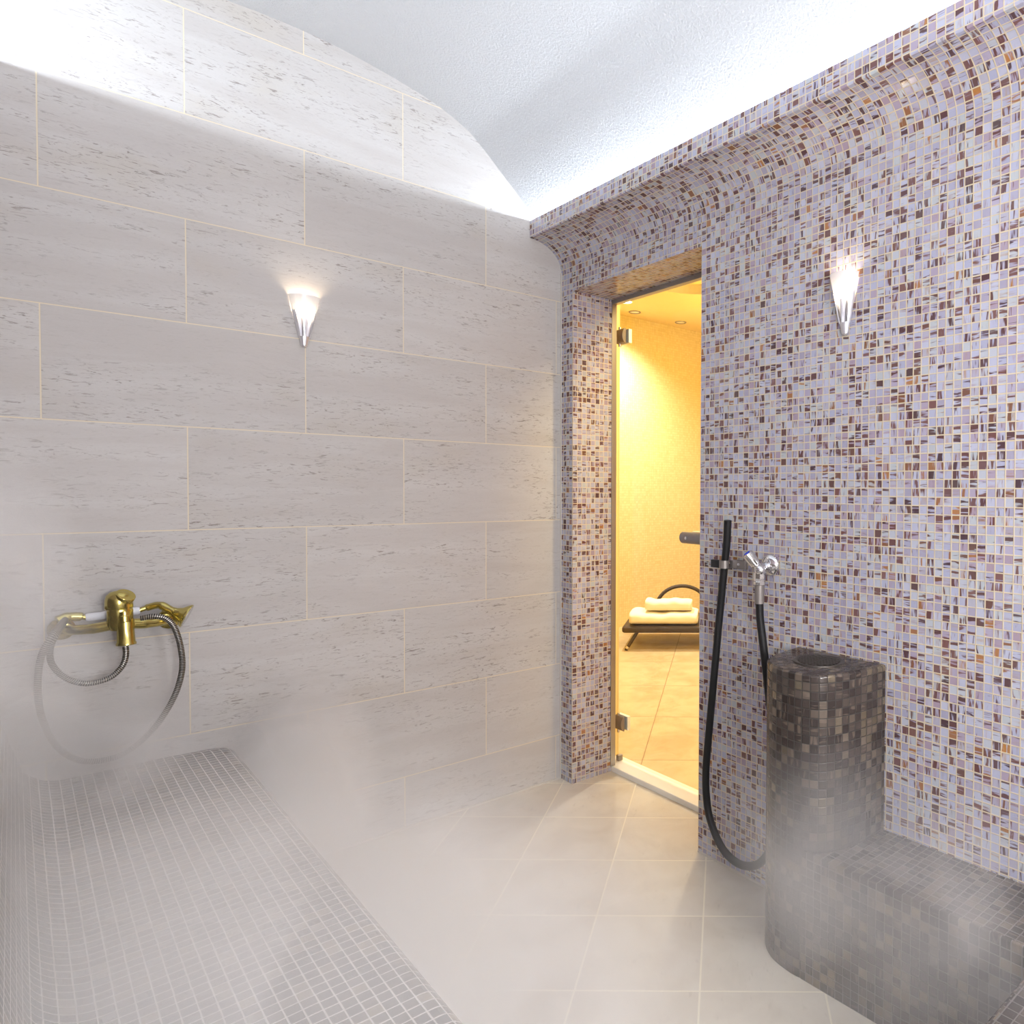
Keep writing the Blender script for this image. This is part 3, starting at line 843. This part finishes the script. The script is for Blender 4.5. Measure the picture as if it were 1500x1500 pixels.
hs = thing('hand_shower', 'brass and white porcelain hand shower resting behind the mixer with looping metal hose', 'hand shower', (0.20, my, 0.85))
hy = my+0.040
bm = bmesh.new(); lathe(bm, (0.132, hy, 0.8485), (0.99, 0, 0.06), [(0, 0.0085), (0.004, 0.0112), (0.05, 0.0108), (0.098, 0.0108), (0.106, 0.0112), (0.111, 0.009)], 20)
obj('shower_handle', bm, M_PORC, hs, smooth=0.7, label='white porcelain grip')
bm = bmesh.new()
tube(bm, catmull([(0.134, hy, 0.8485), (0.118, hy-0.001, 0.853), (0.098, hy-0.003, 0.854), (0.078, hy-0.008, 0.847)], 6), [0.007]*4+[0.0115]*8+[0.0130]*7, 18)
obj('inlet_ferrule', bm, M_BRASS, hs, smooth=0.8)
bm = bmesh.new()
tube(bm, catmull([(0.243, hy+0.003, 0.855), (0.262, hy+0.002, 0.861), (0.285, hy-0.01, 0.866), (0.303, hy-0.022, 0.854), (0.314, hy-0.034, 0.845)], 6), [0.0065]*5+[0.0095]*8+[0.011]*12, 18)
obj('neck', bm, M_BRASS, hs, smooth=0.8)
bm = bmesh.new()
hd_ = Vector((0.82, -0.28, -0.42)).normalized()
lathe(bm, (0.308, hy-0.028, 0.850), hd_, [(0, 0.011), (0.010, 0.012), (0.022, 0.018), (0.032, 0.029), (0.037, 0.033), (0.040, 0.033), (0.041, 0.029), (0.039, 0.020)], 28)
sh = obj('shower_head', bm, M_BRASS, hs, smooth=0.8)
bm = bmesh.new(); lathe(bm, Vector((0.308, hy-0.028, 0.850)) + hd_*0.0385, hd_, [(0, 0.028), (0.003, 0.027), (0.004, 0.0)], 24)
obj('spray_plate', bm, M_STEEL, sh, smooth=0.7)
hpath = catmull([(0.2065, my-0.0265, 0.7715), (0.207, my-0.029, 0.750), (0.200, my-0.034, 0.725), (0.180, my-0.034, 0.700), (0.150, my-0.033, 0.689), (0.118, my-0.033, 0.692), (0.085, my-0.033, 0.715), (0.064, my-0.034, 0.752), (0.062, my-0.037, 0.790), (0.072, my-0.041, 0.822), (0.094, hy-0.006, 0.849)], 10)
out = catmull([(0.092, hy-0.014, 0.851), (0.066, my-0.054, 0.826), (0.045, my-0.058, 0.775), (0.038, my-0.060, 0.70), (0.046, my-0.058, 0.62), (0.072, my-0.054, 0.545), (0.112, my-0.050, 0.500), (0.160, my-0.048, 0.487), (0.210, my-0.050, 0.500), (0.262, my-0.054, 0.550), (0.302, my-0.057, 0.620), (0.321, my-0.058, 0.690), (0.320, my-0.058, 0.750), (0.308, my-0.056, 0.808), (0.290, my-0.053, 0.838), (0.264, my-0.050, 0.848), (0.236, my-0.044, 0.845)], 10)
bm = bmesh.new()
tube(bm, hpath, 0.0068, 14); tube(bm, out, 0.0072, 14)
obj('hose', bm, M_HOSE, hs, smooth=0.8, label='grey spiral metal hose in two loops')

# ------------------------------------------------------------------ LOUNGER AND TOWELS BEYOND THE DOOR
f0 = Vector((3.186, 4.245)); f1 = Vector((3.606, 3.850))    # ends of the foot edge
fd = (f1-f0).normalized(); bd = Vector((0.707, 0.707))      # along the edge, away from the viewer
def LP(a, b, z): q = f0 + fd*a + bd*b; return (q.x, q.y, z)
wid = (f1-f0).length*1.26
lo = thing('sun_lounger', 'dark brown wicker lounger seen through the glass door carrying towels', 'lounger', LP(wid/2, 0.3, 0))
bm = bmesh.new()
def slab(bm, a0, a1, b0, b1, z0, z1, bev):
    vs = [bm.verts.new(LP(a, b, z)) for z in (z0, z1) for a, b in ((a0, b0), (a1, b0), (a1, b1), (a0, b1))]
    fs = [(3, 2, 1, 0), (4, 5, 6, 7), (0, 1, 5, 4), (1, 2, 6, 5), (2, 3, 7, 6), (3, 0, 4, 7)]
    F = [bm.faces.new([vs[i] for i in f]) for f in fs]
    es = list({e for f in F for e in f.edges})
    r = bmesh.ops.bevel(bm, geom=es, offset=bev, segments=4, profile=0.5, affect='EDGES')
slab(bm, 0.0, wid, 0.0, 0.62, 0.130, 0.182, 0.020)
bmesh.ops.recalc_face_normals(bm, faces=bm.faces)
obj('seat', bm, M_WICKER, lo, smooth=0.6)
for sa, ins in ((1, 0.115), (-1, wid-0.115)):
    for b in (0.03, 0.55):
        bm = bmesh.new()
        top = Vector(LP(ins, b, 0.140)); foot = Vector(LP(ins - sa*0.085, b-0.02, 0.0))
        tube(bm, [top, foot + (top-foot)*0.20], 0.0125, 14)
        lg = obj('leg', bm, M_WICKER, lo, smooth=0.7)
        bm = bmesh.new(); tube(bm, [foot + (top-foot)*0.205, foot + (top-foot)*0.09], 0.0122, 14)
        obj('leg_collar', bm, M_STEEL, lg, smooth=0.7)
        bm = bmesh.new(); tube(bm, [foot + (top-foot)*0.09, foot], [0.0125, 0.0115], 14)
        obj('leg_foot', bm, M_BLACKP, lg, smooth=0.7)
bm = bmesh.new()
arcpts = [LP(0.20 + 0.44*(0.5-0.5*math.cos(PI*i/24)), 0.52, 0.17 + 0.245*math.sin(PI*i/24)**0.8) for i in range(25)]
tube(bm, arcpts, 0.0150, 14)
obj('back_hoop', bm, M_WICKER, lo, smooth=0.8)

def towel(name, a0, a1, b0, b1, z0, h, layers, label):
    """folded towel: layered sheet with rounded folds, swept along the fold line"""
    root_loc = LP((a0+a1)/2, (b0+b1)/2, z0)
    bm = bmesh.new()
    # fold profile in the (depth, height) plane: flattened spiral
    pts = []
    d = b1-b0
    n = 48
    outer = []
    for i in range(n):                      # rounded outline of the folded stack
        t = 2*PI*i/n
        c, s = math.cos(t), math.sin(t)
        x = math.copysign(abs(c)**0.45, c)*d/2; y = math.copysign(abs(s)**0.7, s)*h/2
        outer.append((x, y))
    na = 40
    rings = []
    for k in range(na+1):
        f = k/na; a = a0 + (a1-a0)*f
        e = min(f, 1-f)*(a1-a0)
        sh_ = 1.0 if e > 0.02 else 0.90 + 0.10*math.sqrt(max(0.0, 1-(1-e/0.02)**2))
        wob = 0.004*math.sin(9*f+layers) + 0.003*math.sin(23*f)
        ring = []
        for (x, y) in outer:
            nz = mnoise.noise(Vector((a*14, x*14, y*20+layers)))*0.004
            q = LP(a, (b0+b1)/2 + x*sh_ + nz, z0 + h/2 + y*sh_ + (wob if y > 0 else 0) + (nz if y > 0 else 0))
            ring.append(bm.verts.new(q))
        rings.append(ring)
    for A, B in zip(rings, rings[1:]):
        for i in range(n):
            j = (i+1) % n; bm.faces.new((A[i], A[j], B[j], B[i]))
    # ends: inset spiral-like folds
    for ring, sgn in ((rings[0], 1), (rings[-1], -1)):
        prev = ring
        cen = sum((v.co for v in ring), Vector())/n
        for s_, dep in ((0.80, 0.001), (0.62, 0.012), (0.50, 0.003), (0.34, 0.002), (0.20, 0.012)):
            cur = [bm.verts.new(cen + (v.co-cen)*s_ + Vector((fd.x, fd.y, 0))*dep*sgn) for v in ring]
            for i in range(n):
                j = (i+1) % n; bm.faces.new((prev[i], prev[j], cur[j], cur[i]))
            prev = cur
        bm.faces.new(prev)
    bmesh.ops.recalc_face_normals(bm, faces=bm.faces)
    o = obj(name, bm, M_TOWEL, None, smooth=1.0, base=root_loc)
    tag(o, label, 'towel', 'cream towels on the lounger')
    return o
towel('bath_towel', 0.050, 0.560, 0.015, 0.35, 0.1845, 0.090, 1, 'thick cream bath towel folded flat on the wicker lounger')
towel('hand_towel', 0.165, 0.515, 0.06, 0.25, 0.284, 0.078, 2, 'small cream towel folded on top of the larger towel')

# ------------------------------------------------------------------ HALL DOWNLIGHTS
def downlight(x, y, lit, label):
    r_ = thing('downlight', label, 'ceiling spotlight', (x, y, HZ), 'ceiling spotlights beyond the door')
    bm = bmesh.new(); lathe(bm, (x, y, HZ), (0, 0, -1), [(0, 0.040), (0, 0.052), (0.006, 0.050), (0.007, 0.046), (0.002, 0.040)], 28, cap=False)
    obj('trim_ring', bm, M_DGREY if not lit else M_SILL, r_, smooth=0.7)
    bm = bmesh.new(); lathe(bm, (x, y, HZ), (0, 0, -1), [(0.0005, 0.040), (0.003, 0.032), (0.004, 0.0)], 24)
    obj('lamp_face', bm, M_SPOTLIT if lit else M_RECESS, r_, smooth=0.7)
downlight(3.495, 4.610, True, 'bright switched on spotlight in the ceiling beyond the door')
downlight(3.751, 4.830, False, 'unlit ceiling spotlight right beside the bright one')
downlight(4.262, 4.820, False, 'unlit ceiling spotlight farther from the bright one')

# ------------------------------------------------------------------ STEAM
M_STEAM = None
def steam_shader():
    N = NT('steam_vapour')
    a = N.n('ShaderNodeAttribute'); a.attribute_name = 'density'
    v = N.n('ShaderNodeVolumeScatter')
    v.inputs['Color'].default_value = (0.995, 0.99, 0.985, 1)
    v.inputs['Anisotropy'].default_value = 0.0
    N.link(a.outputs['Fac'], v.inputs['Density'])
    N.link(v.outputs[0], N.out.inputs['Volume'])
    N.mat.cycles.volume_step_rate = STEAM_STEP
    return N.mat

def steam_nodes(puffs, lo, hi, res, mat):
    """geometry nodes: a grid of drifting vapour built from soft ellipsoidal puffs broken up by noise"""
    g = bpy.data.node_groups.new('steam_nodes', 'GeometryNodeTree')
    g.interface.new_socket('Geometry', in_out='INPUT', socket_type='NodeSocketGeometry')
    g.interface.new_socket('Geometry', in_out='OUTPUT', socket_type='NodeSocketGeometry')
    new = g.nodes.new; link = g.links.new
    gout = new('NodeGroupOutput')
    def setin(s, v):
        if isinstance(v, bpy.types.NodeSocket): link(v, s)
        else: s.default_value = v
    def vm(op, a, b=None):
        nd = new('ShaderNodeVectorMath'); nd.operation = op; setin(nd.inputs[0], a)
        if b is not None: setin(nd.inputs[1], b)
        return nd
    def mm(op, a, b):
        nd = new('ShaderNodeMath'); nd.operation = op; setin(nd.inputs[0], a); setin(nd.inputs[1], b)
        return nd.outputs[0]
    def mr(x, a, b, c, d):
        nd = new('ShaderNodeMapRange'); nd.interpolation_type = 'SMOOTHERSTEP'
        setin(nd.inputs[0], x)
        for i, v in zip((1, 2, 3, 4), (a, b, c, d)): nd.inputs[i].default_value = v
        return nd.outputs[0]
    p = new('GeometryNodeInputPosition').outputs[0]
    def noise(scale, detail, dist, off, stretch=(1, 1, 1)):
        nd = new('ShaderNodeTexNoise')
        link(vm('MULTIPLY', vm('ADD', p, off).outputs[0], stretch).outputs[0], nd.inputs['Vector'])
        nd.inputs['Scale'].default_value = scale; nd.inputs['Detail'].default_value = detail
        nd.inputs['Roughness'].default_value = 0.55; nd.inputs['Distortion'].default_value = dist
        return nd.outputs[0]
    cloud = mr(noise(2.6, 4.0, 1.1, (0.0, 0.0, 0.0)), 0.42, 0.62, 0.0, 1.0)
    tot = None
    for c, r_, amp, body in puffs:
        q = vm('MULTIPLY', vm('SUBTRACT', p, c).outputs[0], tuple(1.0/k for k in r_)).outputs[0]
        v = mm('MULTIPLY', mr(vm('LENGTH', q).outputs['Value'], 0.0, 1.0, amp, 0.0), mr(cloud, 0.0, 1.0, body, 1.0))
        tot = v if tot is None else mm('ADD', tot, v)
    vc = new('GeometryNodeVolumeCube')
    link(tot, vc.inputs['Density'])
    vc.inputs['Min'].default_value = lo; vc.inputs['Max'].default_value = hi
    for k, n in zip('XYZ', res): vc.inputs['Resolution '+k].default_value = n
    sm_ = new('GeometryNodeSetMaterial'); link(vc.outputs[0], sm_.inputs[0]); sm_.inputs['Material'].default_value = mat
    link(sm_.outputs[0], gout.inputs[0])
    return g
STEAM_STEP = 6.0
# (centre, radii, density per metre, how much of it is even haze)
PUFFS = [
    ((0.22, 1.15, 0.42), (0.80, 1.20, 0.46), 3.7, 0.62),     # over the long bench
    ((0.13, 2.32, 0.56), (0.28, 0.32, 0.24), 9.0, 0.35),    # inside the shower hose loop
    ((0.60, 2.34, 0.32), (0.22, 0.32, 0.40), 26.0, 0.38),    # at the bench end
    ((0.75, 1.55, 0.03), (0.80, 1.05, 0.32), 3.0, 0.22),     # over the floor
    ((1.30, 0.95, 0.36), (0.30, 0.36, 0.34), 2.8, 0.15),     # round the column foot
    ((1.15, 0.62, 0.30), (0.60, 0.45, 0.40), 1.9, 0.30),     # over the low bench
    ((-0.08, 1.85, 0.86), (0.24, 0.60, 0.60), 7.0, 0.05),    # rising along the reclined back
]
S_LO, S_HI = (WX+0.02, 0.26, 0.004), (RX-0.004, LY-0.004, 1.52)
sm = bmesh.new()
box(sm, S_LO[0], S_HI[0], S_LO[1], S_HI[1], S_LO[2], S_HI[2])
mst = steam_shader()
st = obj('steam', sm, mst)
st['kind'] = 'stuff'; st['label'] = 'white steam drifting low over the benches and the floor'; st['category'] = 'steam'
md = st.modifiers.new('steam', 'NODES')
md.node_group = steam_nodes(PUFFS, S_LO, S_HI, (104, 113, 76), mst)

# ------------------------------------------------------------------ LIGHTS
def area(name, loc, sx, sy, rot, color, power, spread=PI):
    l = bpy.data.lights.new(name, 'AREA'); l.shape = 'RECTANGLE'; l.size = sx; l.size_y = sy
    l.color = color; l.energy = power; l.spread = spread
    o = bpy.data.objects.new(name, l); C.objects.link(o); o.location = loc; o.rotation_euler = rot
    return o
COOL = (0.80, 0.89, 1.0)
COVE = 18.5
# LED strips lying in the two cornice troughs, shining up on the vault
area('cove_strip_right', (1.4665, (NY+LY)/2, 2.2509), 0.002, LY-NY-0.004, (0, math.radians(180-75), 0.0), COOL, COVE)
area('cove_strip_left', (-0.1245, (NY+LY)/2, 2.2509), 0.002, LY-NY-0.004, (0, math.radians(180-70), PI), COOL, COVE*1.25)
# hall spots: one at the lit downlight, two unseen ones without fixtures
def spot(name, loc, target, color, power, angle, blend, size=0.04):
    l = bpy.data.lights.new(name, 'SPOT'); l.energy = power; l.color = color; l.spot_size = angle; l.spot_blend = blend; l.shadow_soft_size = size
    o = bpy.data.objects.new(name, l); C.objects.link(o); o.location = loc
    o.rotation_euler = (Vector(target)-Vector(loc)).to_track_quat('-Z', 'Y').to_euler()
    return o
def fill_light(name, loc, color, power, size):
    l = bpy.data.lights.new(name, 'POINT'); l.energy = power; l.color = color; l.shadow_soft_size = size
    o = bpy.data.objects.new(name, l); C.objects.link(o); o.location = loc
    return o
WARM = (1.0, 0.80, 0.42)
SPOTW = (1.0, 0.95, 0.86)
spot('hall_spot_lit', (3.495, 4.610, HZ-0.03), (3.6, 4.70, 0), SPOTW, 270.0, 2.3, 1.0)
spot('hall_spot_door', (2.12, 1.05, 2.45), (1.72, 2.2, 0.6), (1.0, 0.73, 0.30), 270.0, 1.9, 0.6, 0.16)
spot('hall_spot_mid', (3.3, 3.0, HZ-0.03), (3.4, 3.6, 0), SPOTW, 150.0, 2.2, 0.7)
# unseen fill lights added behind the camera to brighten room and steam
NEUTRAL = (0.98, 0.985, 1.0)
fill_light('fill_front', (0.95, NY+0.30, 1.62), NEUTRAL, 43.0, 0.16)
fill_light('fill_left', (0.22, NY+0.30, 1.12), NEUTRAL, 76.0, 0.16)
fill_light('hall_fill', (4.2, 3.6, 2.10), (1.0, 0.72, 0.22), 52.0, 0.10)  # added fill without a fixture, brightens the upper hall wall

# ------------------------------------------------------------------ CAMERA
f, cx, cy, pitch, roll, yaw = 1040.04, 1060.26, 741.95, -0.022018, 0.0068011, 0.78458
fw = Vector((math.cos(yaw)*math.cos(pitch), math.sin(yaw)*math.cos(pitch), math.sin(pitch)))
r = Vector((math.sin(yaw), -math.cos(yaw), 0)); u = r.cross(fw)
r2 = r*math.cos(roll)+u*math.sin(roll); u2 = u*math.cos(roll)-r*math.sin(roll)
cam = bpy.data.cameras.new('camera'); co = bpy.data.objects.new('camera', cam); C.objects.link(co)
cam.sensor_width = 36; cam.sensor_fit = 'HORIZONTAL'
cam.lens = 36*f/1500
cam.shift_x = (750-cx)/1500; cam.shift_y = (cy-750)/1500
cam.clip_start = 0.01
mw = Matrix((( r2.x, u2.x, -fw.x, 0), (r2.y, u2.y, -fw.y, 0), (r2.z, u2.z, -fw.z, H), (0, 0, 0, 1)))
co.matrix_world = mw
scene.camera = co

w = bpy.data.worlds.new('world'); scene.world = w; w.use_nodes = True
w.node_tree.nodes['Background'].inputs[0].default_value = (0.02, 0.02, 0.02, 1)
w.node_tree.nodes['Background'].inputs[1].default_value = 0.0
vs = scene.view_settings
vs.view_transform = 'Standard'; vs.look = 'None'; vs.gamma = 1.0; vs.exposure = 0.0
vs.use_curve_mapping = False
cyc = scene.cycles
cyc.max_bounces = 12; cyc.diffuse_bounces = 5; cyc.glossy_bounces = 4; cyc.transmission_bounces = 6; cyc.transparent_max_bounces = 16
cyc.volume_bounces = 4
cyc.adaptive_threshold = 0.03
cyc.caustics_reflective = False; cyc.caustics_refractive = False
cyc.sample_clamp_indirect = 6.0
